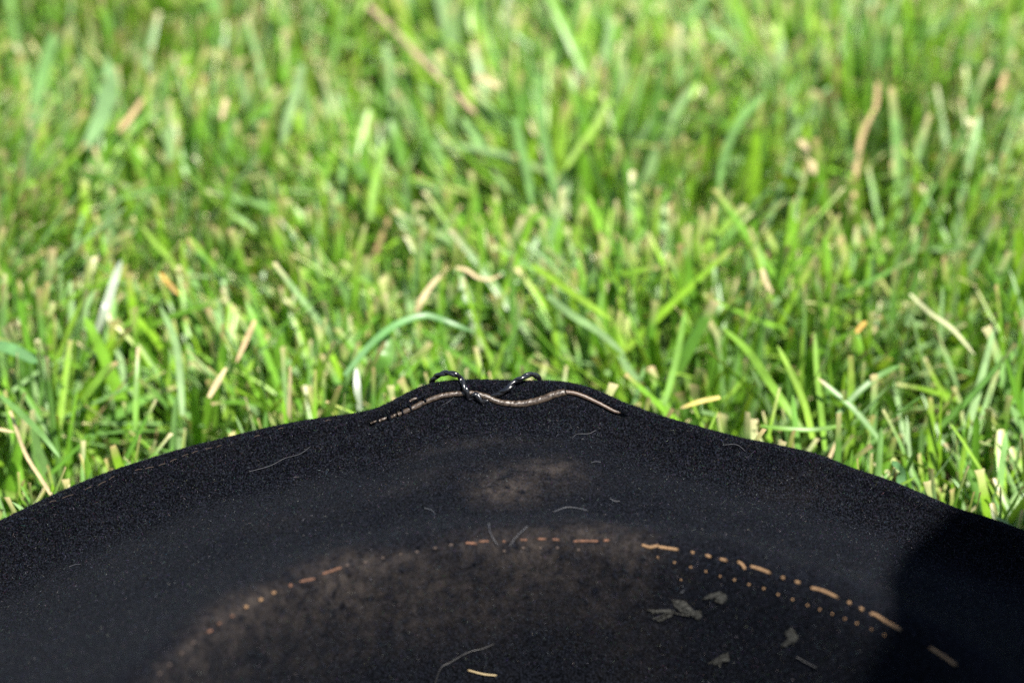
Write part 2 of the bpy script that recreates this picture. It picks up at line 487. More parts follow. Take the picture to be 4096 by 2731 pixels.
# brown cord coming out of the hem slit, half of it with a cracked spiral wrapping
M_CORD = simple('brown_cord', (.062, .046, .034), .42, .5, noise=(.020, .014, .010), scale=1500, bump=.35)
M_CORE = simple('brown_cord_core', (.080, .054, .038), .45, .45, noise=(.042, .027, .019), scale=1800, bump=.2)
M_THREAD = simple('black_waxed_thread', (.008, .008, .010), .27, .7, noise=(.004, .004, .005), scale=2500, bump=.1)
M_STITCH = simple('tan_thread', (.20, .125, .066), .85, .1, noise=(.12, .072, .04), scale=2500)
M_STITCH2 = simple('dull_brown_thread', (.13, .066, .042), .85, .1, noise=(.05, .03, .022), scale=1500)
M_STITCH3 = simple('faded_rim_thread', (.060, .046, .040), .8, .1, scale=2500)

M_STITCH4 = simple('worn_rim_thread', (.042, .032, .027), .8, .1, scale=2500)
i_end = 12                                    # the wrapping ends at the second crest
W = np.array([hit(x, y, .00045) for x, y in CORD_PX[:i_end + 1]])
Wr = resample(W, 220)
lenW = np.linalg.norm(np.diff(Wr, axis=0), axis=1).sum()
sW = np.linspace(0, lenW, 220)
rad = np.interp(sW / lenW, [0, .1, .35, .6, .75, .95, 1], [.00050, .0006, .00062, .00066, .00078, .00086, .00076])
rw = np.random.default_rng(5)
crk = np.sort(rw.uniform(0, lenW, 9))
def wrapf(i, phi):
    s = sW[i]
    f = 1 + .05 * np.sin(phi + s * 2600) + .03 * np.sin(3 * phi + s * 5100)
    ph = ((s / .0031 * 2 * math.pi + phi * 1.0) % (2 * math.pi)) / (2 * math.pi)
    f = f - .18 * np.exp(-((ph - .5) / .035) ** 2) + .07 * np.exp(-((ph - .44) / .05) ** 2)
    return f
cord = part('cord', tube_me('cord', Wr, rad, 20, wrapf), M_CORD, label='brown spiral wrapped cord lying in the torn hem')
Q = np.array([hit(x, y, o) for (x, y), o in zip([(2235, 1567)] + CORD_PX[i_end:], [.0003, .0004, .00038, .0003, .00018, -.0006])])
core = part('cord_core', tube_me('cord_core', resample(Q, 60), np.interp(np.linspace(0, 1, 60), [0, .5, 1], [.0005, .00046, .00036]), 14), M_CORE, parent=cord, label='thin bare end of the brown cord')
# ragged flaps of the wrapping
def flap(px, py, dx, dy, s):
    p = hit(px, py, .0006); q = hit(px + dx, py + dy, .0007); m_ = (p + q) / 2 + np.array([0, 0, .0001])
    r_ = hit(px + dx * .2 + 9, py + dy * .2 + 3, .0003)
    me = bpy.data.meshes.new('cord_flap')
    n = -FW * .00012
    vs_ = [p, q, m_ + (r_ - p) * .7, r_]
    vv = [v.tolist() for v in vs_] + [(v + n).tolist() for v in vs_]
    me.from_pydata(vv, [], [(0, 1, 2, 3), (7, 6, 5, 4), (0, 4, 5, 1), (1, 5, 6, 2), (2, 6, 7, 3), (3, 7, 4, 0)])
    return part('cord_flap', me, M_CORD, parent=cord)
flap(2040, 1612, 12, 12, 1); flap(1982, 1606, 12, 10, 1); flap(2066, 1614, 10, 8, 1); flap(2214, 1580, 4, 10, 1)
# torn pieces left of the cord, half buried in the hem
for k, (x0, y0, x1, y1, rd) in enumerate([(1484, 1690, 1504, 1681, .00022), (1518, 1680, 1546, 1669, .00034), (1562, 1667, 1582, 1656, .00038), (1588, 1655, 1606, 1645, .00036), (1612, 1646, 1636, 1632, .00042), (1640, 1604, 1668, 1592, .00028), (1612, 1648, 1648, 1645, .00016)]):
    P = resample(np.array([hit(x0, y0, .0001), hit((x0 + x1) / 2, (y0 + y1) / 2 - 2, .00025), hit(x1, y1, .0001)]), 9)
    rk = np.random.default_rng(40 + k)
    part('cord_fragment', tube_me('cord_fragment', P, rd * rk.uniform(.7, 1.2, 9), 8), M_CORD, parent=cord)
# frayed black felt bridges over the tear
for k, (x0, y0, x1, y1) in enumerate([(1552, 1650, 1558, 1680), (1604, 1632, 1612, 1660), (1636, 1616, 1644, 1640), (1694, 1588, 1704, 1604)]):
    P = resample(np.array([hit(x0, y0, .0002), hit((x0 + x1) / 2, (y0 + y1) / 2, .0008), hit(x1, y1, .0002)]), 10)
    rk = np.random.default_rng(60 + k)
    part('felt_strand', tube_me('felt_strand', P, .0003 * rk.uniform(.6, 1.3, 10), 7), M_FELT, parent=body)
# twisted black thread over the rim, round the cord and back
TP = [at_depth(1716, 1560, .005), at_depth(1729, 1522, .0025), at_depth(1752, 1501, .0006), at_depth(1786, 1491, -.0006), at_depth(1820, 1497, -.0016), hit(1842, 1524, .0008),
      hit(1862, 1552, .0009), hit(1880, 1574, .0015), hit(1900, 1594, .0014), hit(1924, 1606, .0004), hit(1948, 1600, -.0002), hit(1975, 1582, -.0002), hit(2006, 1567, .0004), hit(2036, 1551, .0008), hit(2060, 1533, .0009),
      at_depth(2084, 1515, -.0020), at_depth(2106, 1502, -.0014), at_depth(2128, 1497, -.0004), at_depth(2148, 1505, .0008), at_depth(2158, 1520, .0022), at_depth(2168, 1556, .005)]
TPr = resample(np.array(TP), 330)
lt = np.r_[0, np.cumsum(np.linalg.norm(np.diff(TPr, axis=0), axis=1))]
def plyf(i, phi):
    a_ = phi - lt[i] * 2 * math.pi / .0050
    # outline of two round plies side by side
    c_ = np.cos(a_)
    return .60 + .40 * np.abs(c_) ** .8
part('binding_thread', tube_me('binding_thread', TPr, .00064, 32, plyf), M_THREAD, label='shiny black twisted thread looped over the brim edge and the cord')

# stitches
def stitch(pts, rd, m, off=None, label=None):
    off = rd * .15 if off is None else off
    P = np.array([hit(x, y, off) for x, y in pts])
    n = max(4, 3 * len(pts))
    o = part('stitch', tube_me('stitch', resample(P, n), rd * np.r_[.75, np.ones(n - 2), .75], 8), m)
    return o
RT_STITCH = [[(2569, 2179), (2600, 2188), (2636, 2180)], [(2634, 2186), (2662, 2191), (2714, 2198)], [(2766, 2207), (2776, 2212)], [(2824, 2220), (2844, 2227)], [(2882, 2235), (2908, 2242)],
             [(2952, 2246), (2970, 2258), (2980, 2276)], [(3003, 2264), (3045, 2277), (3082, 2292)], [(3127, 2307), (3137, 2313)], [(3182, 2325), (3200, 2331)],
             [(3246, 2350), (3295, 2363), (3352, 2390)], [(3393, 2406), (3403, 2414)], [(3441, 2430), (3453, 2440)], [(3484, 2453), (3501, 2457), (3549, 2488), (3606, 2519)], [(3720, 2588), (3770, 2620), (3827, 2660)]]
for s in RT_STITCH: stitch(s, .00033, M_STITCH)
for x, y in [(2698, 2249), (2763, 2268), (2824, 2285), (2881, 2304), (2938, 2318), (2996, 2337), (3055, 2353), (3113, 2377), (3171, 2397), (3231, 2420), (3280, 2437), (3330, 2454), (3380, 2474), (3428, 2492), (3486, 2515), (3538, 2539), (2631, 2228), (2724, 2318)]:
    f = .6 if (x, y) in ((2631, 2228), (2724, 2318), (3486, 2515)) else .9
    stitch([(x - 3, y - 2), (x + 3, y + 2)], 0.00027 * f, M_STITCH)
LF = [[(2295, 2164), (2340, 2163), (2395, 2164)], [(2415, 2161), (2437, 2161)], [(2211, 2157), (2238, 2158)], [(2150, 2155), (2184, 2156)], [(2081, 2159), (2108, 2159)], [(2011, 2165), (2021, 2165)], [(1916, 2165), (1955, 2164)], [(1863, 2171), (1909, 2173)],
      [(1797, 2179), (1812, 2178)], [(1733, 2192), (1747, 2190)], [(1662, 2208), (1675, 2205)], [(1596, 2219), (1608, 2216)], [(1524, 2232), (1536, 2229)], [(1455, 2250), (1467, 2247)], [(1382, 2262), (1394, 2258)], [(1289, 2295), (1330, 2281), (1365, 2269)], [(1197, 2326), (1230, 2319), (1258, 2313)],
      [(1156, 2344), (1168, 2338)], [(1088, 2373), (1100, 2367)], [(1036, 2401), (1048, 2395)], [(977, 2430), (989, 2424)], [(923, 2466), (935, 2460)], [(869, 2497), (881, 2491)], [(826, 2529), (848, 2519)], [(766, 2575), (778, 2566)], [(720, 2616), (732, 2608)], [(671, 2663), (683, 2654)], [(632, 2698), (644, 2688)]]
for s in LF:
    stitch(s, .00026 if s[0][0] > 1850 else (.00034 if s[0][0] in (1156, 1088, 1036, 977) else .00027), M_STITCH if s[0][0] in (1088, 1036, 977) else (M_STITCH3 if 1370 < s[0][0] < 1800 or s[0][0] < 800 else M_STITCH2))
for x, y in [(2314, 2199), (2230, 2191), (2161, 2191), (2092, 2191), (2016, 2203)]: stitch([(x - 5, y), (x + 5, y)], .0003, M_STITCH3)
for x0, y0, x1, y1 in [(199, 2003, 226, 1997), (249, 1987, 295, 1972), (341, 1953, 367, 1941), (394, 1934, 425, 1919), (436, 1913, 459, 1899), (540, 1876, 570, 1871), (582, 1869, 616, 1862), (635, 1857, 662, 1849), (681, 1841, 708, 1830), (729, 1820, 754, 1811), (769, 1807, 792, 1799), (823, 1792, 850, 1786), (867, 1782, 888, 1776), (1018, 1742, 1040, 1736), (1112, 1712, 1134, 1707), (1300, 1680, 1325, 1675)]:
    stitch([(x0, y0 + 5), ((x0 + x1) / 2, (y0 + y1) / 2 + 3), (x1, y1 + 5)], .00011, M_STITCH4, off=.00010)

# ------------------------------------------------------------------ lint, flakes and a straw bit lying on the hat
M_LINT = simple('pale_lint', (.060, .063, .070), .5, .4, noise=(.03, .03, .036), scale=900)
M_LINT2 = simple('grey_hair', (.035, .034, .034), .45, .5, scale=900)
M_FLAKE = simple('dry_grey_flake', (.050, .050, .045), .95, .05, noise=(.003, .003, .003), scale=2200, bump=.4)
M_STRAWBIT = simple('straw_bit', (.28, .22, .12), .6, .3, noise=(.2, .15, .08), scale=500)
def lint(pts, rd, label, m=None, off=.0003, name='lint_fibre', cat='lint'):
    P = np.array([hit(x, y, off) for x, y in pts])
    n = max(8, 6 * len(pts))
    P = resample(P, n)
    c0 = P[0].copy()
    me = tube_me(name, P - c0, rd * .5, 6)
    o = link(name, me, m or M_LINT)
    o.location = c0
    tag(o, label, cat, 'lint on the hat' if cat == 'lint' else None)
lint([(1955, 2103), (1962, 2140), (1990, 2182)], .00016, 'left white fibre of the V-shaped pair above the stitching', off=.0006)
lint([(2110, 2113), (2070, 2145), (2036, 2184)], .00016, 'right white fibre of the V-shaped pair above the stitching', off=.0006)
lint([(2215, 2052), (2262, 2034), (2300, 2035), (2350, 2046)], .00018, 'curved white fibre on the brim above the longest brown stitch')
lint([(1700, 2036), (1722, 2042), (1742, 2058)], .00017, 'short white fibre on the brim left of the V-shaped pair')
lint([(1980, 2570), (1930, 2590), (1870, 2606), (1800, 2645), (1762, 2668), (1735, 2740)], .00019, 'long grey hair at the bottom of the hat near the straw bit', M_LINT2)
lint([(2288, 1757), (2305, 1740), (2330, 1738), (2356, 1736), (2382, 1722)], .00009, 'wavy thin pale hair on the brim right of the cord dip')
lint([(2362, 1855), (2380, 1850), (2399, 1852)], .00018, 'short bright white fibre right of the dusty smear')
lint([(995, 1886), (1080, 1862), (1140, 1832), (1200, 1815), (1246, 1782)], .00010, 'long pale hair lying in the crease of the left brim')
lint([(1767, 1620), (1800, 1604), (1825, 1585), (1846, 1577), (1870, 1590), (1912, 1602), (1936, 1622)], .00006, 'thin curled hair hanging below the brown cord')
lint([(2440, 1998), (2458, 2008), (2478, 2008)], .00016, 'short white fibre on the brim beyond the right end of the brown stitches')
lint([(280, 2270), (300, 2262), (325, 2260)], .00014, 'short pale fibre at the far left of the brim')
lint([(2890, 1778), (2945, 1778), (2982, 1804)], .00008, 'fine pale hair near the right brim edge')
lint([(1870, 2676), (1930, 2692), (1985, 2698)], .00036, 'short tan straw bit at the bottom of the hat', M_STRAWBIT, .0003, 'straw_bit', 'straw')
lint([(3190, 2625), (3235, 2650), (3270, 2668)], .00022, 'faint grey hair at the bottom right inside the hat', M_LINT2)
lint([(2726, 2368), (2738, 2358)], .0003, 'tiny bright white speck between stitches and grey flakes', M_LINT, .0003)
def flake(polys, label, th=.0002):
    """flat irregular crumbs that stick together: one outline per lobe, joined through a shared centre"""
    root = None
    for k, poly in enumerate(polys):
        P = np.array([hit(x, y, .00012) for x, y in poly])
        c_ = P.mean(0)
        P2 = np.array([hit(x, y, .00012 + th * random.uniform(.6, 1.6)) for x, y in poly])
        if root is None: org = c_
        n = len(P)
        vv = (P - org).tolist() + (P2 - org).tolist() + [(np.mean(P2, 0) - org + np.array([0, -.0001, .0003])).tolist()]
        ff = [(i, (i + 1) % n, n + (i + 1) % n, n + i) for i in range(n)] + [(n + i, n + (i + 1) % n, 2 * n) for i in range(n)]
        me = bpy.data.meshes.new('grey_flake'); me.from_pydata(vv, [], ff); me.update()
        if root is None:
            root = link('grey_flake', me, M_FLAKE); root.location = org
            tag(root, label, 'flake', 'dry flakes in the hat')
        else:
            o = link('flake_lobe', me, M_FLAKE, root)
    allp = np.array([p for poly in polys for p in poly], float)
    for k in range(5 if len(polys) > 1 else 3):
        a_, b_ = allp[random.randrange(len(allp))], allp[random.randrange(len(allp))]
        b_ = b_ + np.array([random.uniform(-18, 18), random.uniform(-8, 8)])
        if np.hypot(*(a_ - b_)) < 12: b_ = b_ + np.array([22, -9])
        m_ = (a_ + b_) / 2 + np.array([random.uniform(-8, 8), random.uniform(-8, 8)])
        P = resample(np.array([hit(*q, .0003) for q in (a_, m_, b_)]), 9) - org
        link('flake_strand', tube_me('flake_strand', P, .00012, 5), M_FLAKE, root)
flake([[(2690, 2396), (2740, 2402), (2775, 2440), (2800, 2462), (2770, 2452), (2720, 2438), (2696, 2420)], [(2605, 2440), (2640, 2436), (2695, 2436), (2700, 2446), (2640, 2450), (2610, 2450)], [(2626, 2478), (2660, 2462), (2694, 2448), (2690, 2460), (2640, 2482)], [(2768, 2446), (2800, 2438), (2808, 2462), (2792, 2478), (2776, 2462)]], 'largest grey flake with ragged arms below the tan stitches')
flake([[(2808, 2396), (2840, 2374), (2880, 2364), (2906, 2380), (2908, 2400), (2890, 2412), (2862, 2400), (2872, 2386), (2846, 2386)]], 'hook-shaped grey flake just below the row of tan dots')
flake([[(3140, 2530), (3166, 2508), (3184, 2534), (3196, 2556), (3160, 2572), (3128, 2588), (3126, 2578), (3156, 2554)]], 'arrow-shaped grey flake lowest right under the stitches')
flake([[(2850, 2650), (2880, 2622), (2912, 2606), (2918, 2640), (2900, 2636), (2868, 2656)]], 'small dull flake at the bottom right near the picture edge')

# ------------------------------------------------------------------ grass
def blades(P, H, Wd, az, lean, curve, col, tip, nseg=5, fold=.35, tipw=.35, spin=None):
    """arrays of n blades -> V, F, colours. az = lean direction; lean, curve in radians; the midrib makes a shallow fold"""
    n = len(P)
    t = np.array([0, .28, .56, .82, .955, 1.0]) if nseg == 5 else np.linspace(0, 1, nseg + 1)
    ang = lean[:, None] + curve[:, None] * t[None]
    ds = H[:, None] * np.diff(t)[None]
    hx = np.concatenate([np.zeros((n, 1)), np.cumsum(np.sin((ang[:, 1:] + ang[:, :-1]) / 2) * ds, 1)], 1)
    hz = np.concatenate([np.zeros((n, 1)), np.cumsum(np.cos((ang[:, 1:] + ang[:, :-1]) / 2) * ds, 1)], 1)
    d = np.stack([np.sin(az), np.cos(az), 0 * az], 1)
    ctr = P[:, None] + d[:, None] * hx[..., None] + np.array([0, 0, 1.0]) * hz[..., None]
    sp = az + math.pi / 2 if spin is None else spin
    sv = np.stack([np.sin(sp), np.cos(sp), 0 * sp], 1)
    nv = np.cross(sv[:, None], np.stack([d[:, 0][:, None] * np.sin(ang), d[:, 1][:, None] * np.sin(ang), np.cos(ang)], -1))
    nv /= np.linalg.norm(nv, axis=-1)[..., None] + 1e-9
    wp = np.interp(t, [0, .25, .6, .85, .955, 1], [.7, 1, .95, .72, .6, 1])[None] * np.where(t == 1, tipw[:, None] if np.ndim(tipw) else tipw, 1.0)
    hw = Wd[:, None] * .5 * wp
    Lf = ctr - sv[:, None] * hw[..., None]
    Rg = ctr + sv[:, None] * hw[..., None]
    Md = ctr + nv * (hw * fold)[..., None]
    V = np.stack([Lf, Md, Rg], 2).reshape(-1, 3)
    m = nseg + 1
    b = (np.arange(n) * m * 3)[:, None, None]
    i = np.arange(nseg)[None, :, None] * 3
    q1 = np.array([0, 1, 4, 3]); q2 = np.array([1, 2, 5, 4])
    F = np.stack([b + i + q1, b + i + q2], 2).reshape(-1, 4)
    cc = col[:, None] * np.interp(t, [0, .3, 1], [.8, 1, 1.02])[None, :, None]
    pale = np.interp(t, [0, .12, .3], [.55, .25, 0])[None, :, None]
    cc = cc * (1 - pale) + np.array([.22, .24, .06]) * pale
    tf = np.interp(t, [0, .82, .955, 1], [0, 0, .6, 1] if nseg == 5 else [0, 0, .2, .6])[None, :, None] * tip[:, 3][:, None, None]
    cc = cc * (1 - tf) + tip[:, None, :3] * tf
    CC = np.repeat(cc[:, :, None], 3, 2)
    CC[:, :, 1] *= 1.06
    return V, F, CC.reshape(-1, 3)
GREENS = np.array([[.117, .272, .020], [.150, .320, .026], [.188, .360, .022], [.132, .288, .055], [.175, .328, .098], [.215, .375, .044], [.094, .232, .020], [.220, .358, .140]])
STRAW = np.array([[.50, .40, .22], [.44, .31, .17], [.56, .47, .28], [.36, .26, .13]])
def patch(n, x0, x1, y0, y1, keep, hmin, hmax, wmin, wmax, nseg, straw=.025, cutp=.66, seed=0):
    r = np.random.default_rng(seed)
    P = np.stack([r.uniform(x0, x1, n), r.uniform(y0, y1, n), np.full(n, -.001)], 1)
    P = P[keep(P)]; n = len(P)
    # tussocks: density and lean vary from place to place
    k1 = lump(P[:, 0], P[:, 1], seed + 11, 60); k2 = lump(P[:, 0], P[:, 1], seed + 12, 45); k3 = lump(P[:, 0], P[:, 1], seed + 13, 90)
    sel = r.random(n) < np.clip(.86 + .25 * k3, .4, 1)
    P, k1, k2 = P[sel], k1[sel], k2[sel]; n = len(P)
    az = np.arctan2(k1 + r.normal(0, 1.0, n), k2 + r.normal(0, 1.0, n))
    lean = np.abs(r.normal(.15, .38, n)).clip(0, 1.1)
    curve = r.normal(.25, .35, n).clip(-.4, 1.3)
    flat = r.random(n) < .27
    lean[flat] = r.uniform(.55, 1.4, flat.sum())
    H = r.uniform(hmin, hmax, n) * (1 + .12 * k1)
    short = (r.random(n) < .3) & ~flat
    H[short] *= r.uniform(.5, .85, short.sum())
    # side leaves leave the stem higher up
    P[flat, 2] = r.uniform(.004, hmax * .5, flat.sum()); H[flat] *= r.uniform(.45, .9, flat.sum()); curve[flat] = r.normal(.1, .3, flat.sum())
    Wd = r.gamma(6, 1 / 6, n).clip(.5, 2.0) * (wmin + wmax) / 2
    col = GREENS[r.integers(0, len(GREENS), n)] * r.uniform(.78, 1.2, (n, 1))
    st = r.random(n) < straw
    col[st] = STRAW[r.integers(0, 4, st.sum())] * r.uniform(.6, 1.05, (st.sum(), 1))
    H[st] *= r.uniform(.4, .9, st.sum()); Wd[st] *= .65
    lean[st] = np.abs(r.normal(.5, .4, st.sum())).clip(0, 1.4)
    tip = np.zeros((n, 4)); tip[:, :3] = STRAW[r.integers(0, 4, n)] * r.uniform(.9, 1.25, (n, 1)); tip[:, 3] = (r.random(n) < cutp) * r.uniform(.6, 1, n)
    tw = np.where(tip[:, 3] > 0, r.uniform(.35, .95, n), .08)
    # no blade grows into the hat: those beside it lean away, those below its edge stay low
    hr, hm_ = hat_r(P); dh = P[:, :2] - HC
    inw = (hr < hm_ + .045) & ((np.sin(az) * dh[:, 0] + np.cos(az) * dh[:, 1]) < 0)
    az = np.where(inw, az + math.pi, az)
    low = hr < hm_ + .006
    H = np.where(low, np.minimum(H, .022), H); P[low, 2] = np.minimum(P[low, 2], .004)
    spin = az + math.pi / 2 + r.normal(0, .6, n)
    return blades(P, H, Wd, az, lean, curve, col, tip, nseg, tipw=tw, spin=spin)
def hat_r(P):
    d = P[:, :2] - HC; th = np.arctan2(d[:, 0], d[:, 1]); return np.hypot(d[:, 0], d[:, 1]), np.interp(th, th_all, r_all)
def clear_of_hat(P):
    r_, rm = hat_r(P); return r_ > np.maximum(rm - .004, .1)
# ------------------------------------------------------------------ single blades, dry stalks and leaves that stand out in the lawn
FEAT = []
def ribbon(pts, width, col, label, cat='grass blade', name='grass_blade', group='blades that stand out in the lawn', m=None, fold=.3, tipcol=None, prof=None, face=None, n=14, cut=False):
    """pts: (px, py, z): a point of the lawn seen there at height z above the soil"""
    P = resample(np.array([at_z(x, y, .022 + .55 * z) for x, y, z in pts]), n)
    FEAT.append(P)
    T, _, _ = frames(P)
    fv = np.array(face if face is not None else (-FW * .8 + np.array([0.15, 0, .4])), float)
    S = np.cross(T, fv); S /= np.linalg.norm(S, axis=1)[:, None] + 1e-9
    Nn = np.cross(S, T)
    t = np.linspace(0, 1, n)
    pr = prof or ([0, .25, .6, .9, 1], [.7, 1, 1, .75, .5 if cut else .1])
    hw = width * (.31 if m is M_DRY else .265) * np.interp(t, *pr)
    Lf, Rg, Md = P - S * hw[:, None], P + S * hw[:, None], P + Nn * (hw * -fold)[:, None]
    org = P[0].copy(); org[2] = max(org[2], 0)
    V = (np.stack([Lf, Md, Rg], 1) - org).reshape(-1, 3)
    i = np.arange(n - 1)[:, None] * 3
    F = np.stack([i + np.array([0, 1, 4, 3]), i + np.array([1, 2, 5, 4])], 1).reshape(-1, 4)
    c_ = np.repeat(np.array(col)[None], n, 0) * (1 + .12 * np.sin(t * 9 + pts[0][0]))[:, None]
    if tipcol is not None:
        f = sstep(t, .8, .97)[:, None]; c_ = c_ * (1 - f) + np.array(tipcol) * f
    me = mesh_np(name, V, F); vcol(me, 'tint', np.repeat(c_, 3, 0))
    o = link(name, me, m or M_BLADE); o.location = org
    tag(o, label, cat, group)
    return o
G1, G2, G3, G4, YG = (.13, .28, .03), (.17, .33, .035), (.14, .28, .075), (.19, .31, .12), (.2, .35, .03)
TAN, TANP, PINK, WHITE_GLINT, ORG = (.38, .28, .14), (.46, .37, .21), (.40, .28, .19), (.36, .42, .33), (.40, .25, .06)
DG = 'dry bits that stand out in the lawn'
def dry(pts, width, col, label, name='dry_straw', cat='dry grass', **k):
    return ribbon(pts, width * .72, col, label, cat, name, DG, M_DRY, **k)
H1 = .036
# dry ones
o = dry([(40, 1640, .030), (75, 1745, .030), (110, 1830, .030), (165, 1915, .029), (225, 2010, .028)], .0022, TANP, 'long pale tan stalk leaning on the left end of the hat brim', 'dry_stalk', prof=([0, .48, .5, .52, 1], [.7, .85, 1.05, .85, .9]), fold=.6)
tw_ = ribbon([(-60, 1700, .030), (0, 1716, .031), (60, 1728, .0305)], .0011, TANP, None, None, 'side_twig', None, M_DRY)
for k_ in ('label', 'category', 'group'):
    if k_ in tw_: del tw_[k_]
loc_ = tw_.location.copy(); tw_.parent = o; tw_.location = loc_ - o.location
dry([(1665, 1250, .026), (1690, 1195, .032), (1735, 1130, .036), (1800, 1070, .038)], .0030, TANP, 'tan dry blade leaning right, lower left piece of the central arch', prof=([0, .3, .6, 1], [.9, 1.05, .8, .35]))
dry([(1822, 1070, .038), (1868, 1080, .038), (1912, 1110, .036), (1958, 1117, .035), (2005, 1098, .034)], .0021, TANP, 'wavy tan dry blade, upper right piece of the central arch', prof=([0, .2, .6, 1], [.7, 1, .9, .3]))
dry([(1470, 20, .030), (1560, 105, .034), (1640, 190, .036), (1700, 250, .036), (1770, 325, .035)], .0030, PINK, 'pinkish tan dry stalk slanting down from the top edge', 'dry_stalk', prof=([0, .3, .35, .7, 1], [1, .9, .6, 1, .5]))
dry([(1830, 375, .034), (1870, 420, .034), (1905, 455, .032)], .0028, PINK, 'short pinkish dry piece below the slanting top stalk')
dry([(3512, 330, .038), (3505, 420, .038), (3490, 455, .037), (3452, 530, .034), (3430, 640, .028), (3415, 790, .020)], .0030, TAN, 'tall kinked tan dry blade in the upper right of the lawn', prof=([0, .2, .35, .5, 1], [.8, 1, .55, 1.1, .8]))
dry([(4025, 285, .038), (4005, 360, .036), (3985, 430, .033)], .0034, TAN, 'broad tan dry tip near the right edge, upper part')
dry([(3048, 1075, .036), (3065, 1130, .034), (3090, 1175, .031)], .0026, TANP, 'tan dry tip leaning left in the right middle of the lawn')
dry([(1900, 300, .036), (1950, 325, .036), (2000, 350, .034)], .0038, TANP, 'cream cut piece lying crosswise right of the pink stalk')
dry([(905, 1470, .036), (860, 1545, .030), (835, 1590, .026)], .0034, TANP, 'cream dry blade left of the lower left tuft', prof=([0, .5, 1], [.4, 1, .6]))
dry([(1020, 1280, .038), (985, 1360, .034), (945, 1450, .028)], .0026, TAN, 'narrow tan blade leaning right above the lower left tuft')
dry([(640, 1090, .036), (680, 1140, .034), (720, 1180, .030)], .0024, ORG, 'orange brown bit in the dark gap at left middle')
dry([(3425, 1330, .035), (3445, 1305, .036), (3465, 1285, .036)], .0026, ORG, 'small bright orange bit at right middle')
dry([(3640, 1175, .038), (3720, 1250, .037), (3810, 1315, .035), (3900, 1420, .030)], .0022, (.42, .44, .24), 'long pale blade sloping down right in the right middle')
dry([(2880, 1588, .034), (2800, 1605, .034), (2720, 1632, .031)], .0024, (.50, .42, .12), 'yellowing blade with tan end lying level just above the right brim', tipcol=TAN)
dry([(3200, 560, .036), (3240, 620, .034), (3260, 700, .030)], .0042, TANP, 'wide cream tipped blade left of the tall kinked dry blade')
dry([(905, 395, .037), (895, 440, .035), (885, 480, .033)], .0030, TANP, 'cream upright tip in the upper left of the lawn')
dry([(575, 395, .036), (520, 470, .033), (470, 530, .030)], .0030, TAN, 'tan slanting tip right of the broad leaf')
# green ones, and two whose white glint is painted in as blade colour
ribbon([(385, 1330, .020), (420, 1240, .030), (455, 1130, .036), (485, 1040, .040)], .0038, WHITE_GLINT, 'upright blade at left middle, its white glint put into the colour', fold=.1)
ribbon([(1440, 1640, .022), (1432, 1590, .028), (1428, 1530, .033), (1425, 1470, .037)], .0030, WHITE_GLINT, 'blade just left of the brim peak, its glint painted as white', fold=.1)
ribbon([(345, 590, .020), (405, 470, .026), (440, 330, .032), (425, 225, .038)], .0092, (.17, .30, .12), 'broad pointed grey green leaf in the upper left', 'leaf', 'broad_leaf', 'broad leaves in the lawn', prof=([0, .3, .6, .85, 1], [.45, .9, 1, .6, .05]), fold=.35)
ribbon([(1500, 1490, .018), (1530, 1430, .026), (1545, 1370, .030), (1550, 1330, .033)], .0082, (.12, .27, .05), 'rounded green leaf above the left slope of the brim peak', 'leaf', 'broad_leaf', 'broad leaves in the lawn', prof=([0, .3, .7, .93, 1], [.5, 1, .95, .55, .2]))
ribbon([(1380, 1500, .030), (1480, 1380, .036), (1580, 1300, .039), (1700, 1260, .040), (1800, 1290, .038), (1900, 1330, .033)], .0030, (.10, .25, .07), 'long arched blade bending over above the black thread')
ribbon([(2190, 1180, .038), (2290, 1260, .037), (2400, 1330, .035), (2500, 1420, .030)], .0034, G4, 'pale silvery blade running down right from the centre')
ribbon([(2130, 1060, .040), (2230, 1130, .039), (2330, 1200, .037), (2450, 1280, .033)], .0032, YG, 'bright yellow green blade running down right just above the silvery one')
ribbon([(2650, 1640, .020), (2690, 1500, .028), (2715, 1390, .034), (2742, 1240, .042)], .0030, G1, 'tall upright blade right of the brim peak, tip towards the top')
ribbon([(2480, 1420, .024), (2530, 1500, .022), (2620, 1610, .018)], .0036, G4, 'pale wide blade sloping down right close above the brim')
ribbon([(3210, 1720, .020), (3100, 1560, .030), (2990, 1400, .036), (2890, 1310, .040)], .0036, G2, 'long yellow green blade leaning left above the right brim')
ribbon([(3350, 1660, .024), (3430, 1570, .031), (3520, 1500, .036), (3600, 1460, .040)], .0028, G3, 'grey green blade leaning right above the right brim')
ribbon([(3520, 1760, .020), (3420, 1640, .028), (3330, 1560, .034), (3270, 1510, .038)], .0027, G3, 'grey green blade crossing the one leaning right', tipcol=TAN)
ribbon([(3370, 1700, .026), (3250, 1718, .027), (3130, 1712, .028), (3020, 1700, .028)], .0020, G1, 'thin green blade lying level just over the right brim')
ribbon([(3600, 1990, .018), (3605, 1900, .026), (3600, 1870, .032), (3570, 1850, .036)], .0040, (.10, .22, .09), 'blue green stub with bent tip touching the right brim', cut=True)
ribbon([(3300, 1800, .016), (3280, 1600, .026), (3265, 1450, .034), (3260, 1330, .041)], .0026, G2, 'tall narrow bright blade in the fan above the right brim')
ribbon([(3260, 1800, .016), (3220, 1620, .026), (3160, 1480, .034), (3110, 1380, .040)], .0028, YG, 'yellow green blade of the fan leaning left above the right brim')
ribbon([(0, 1580, .038), (80, 1650, .037), (170, 1740, .034), (240, 1830, .028)], .0026, G3, 'green blade sloping down right beside the tan stalk')
ribbon([(-40, 1370, .040), (60, 1400, .039), (150, 1450, .036)], .0050, (.11, .25, .09), 'dark blue green broad blade entering from the left edge')
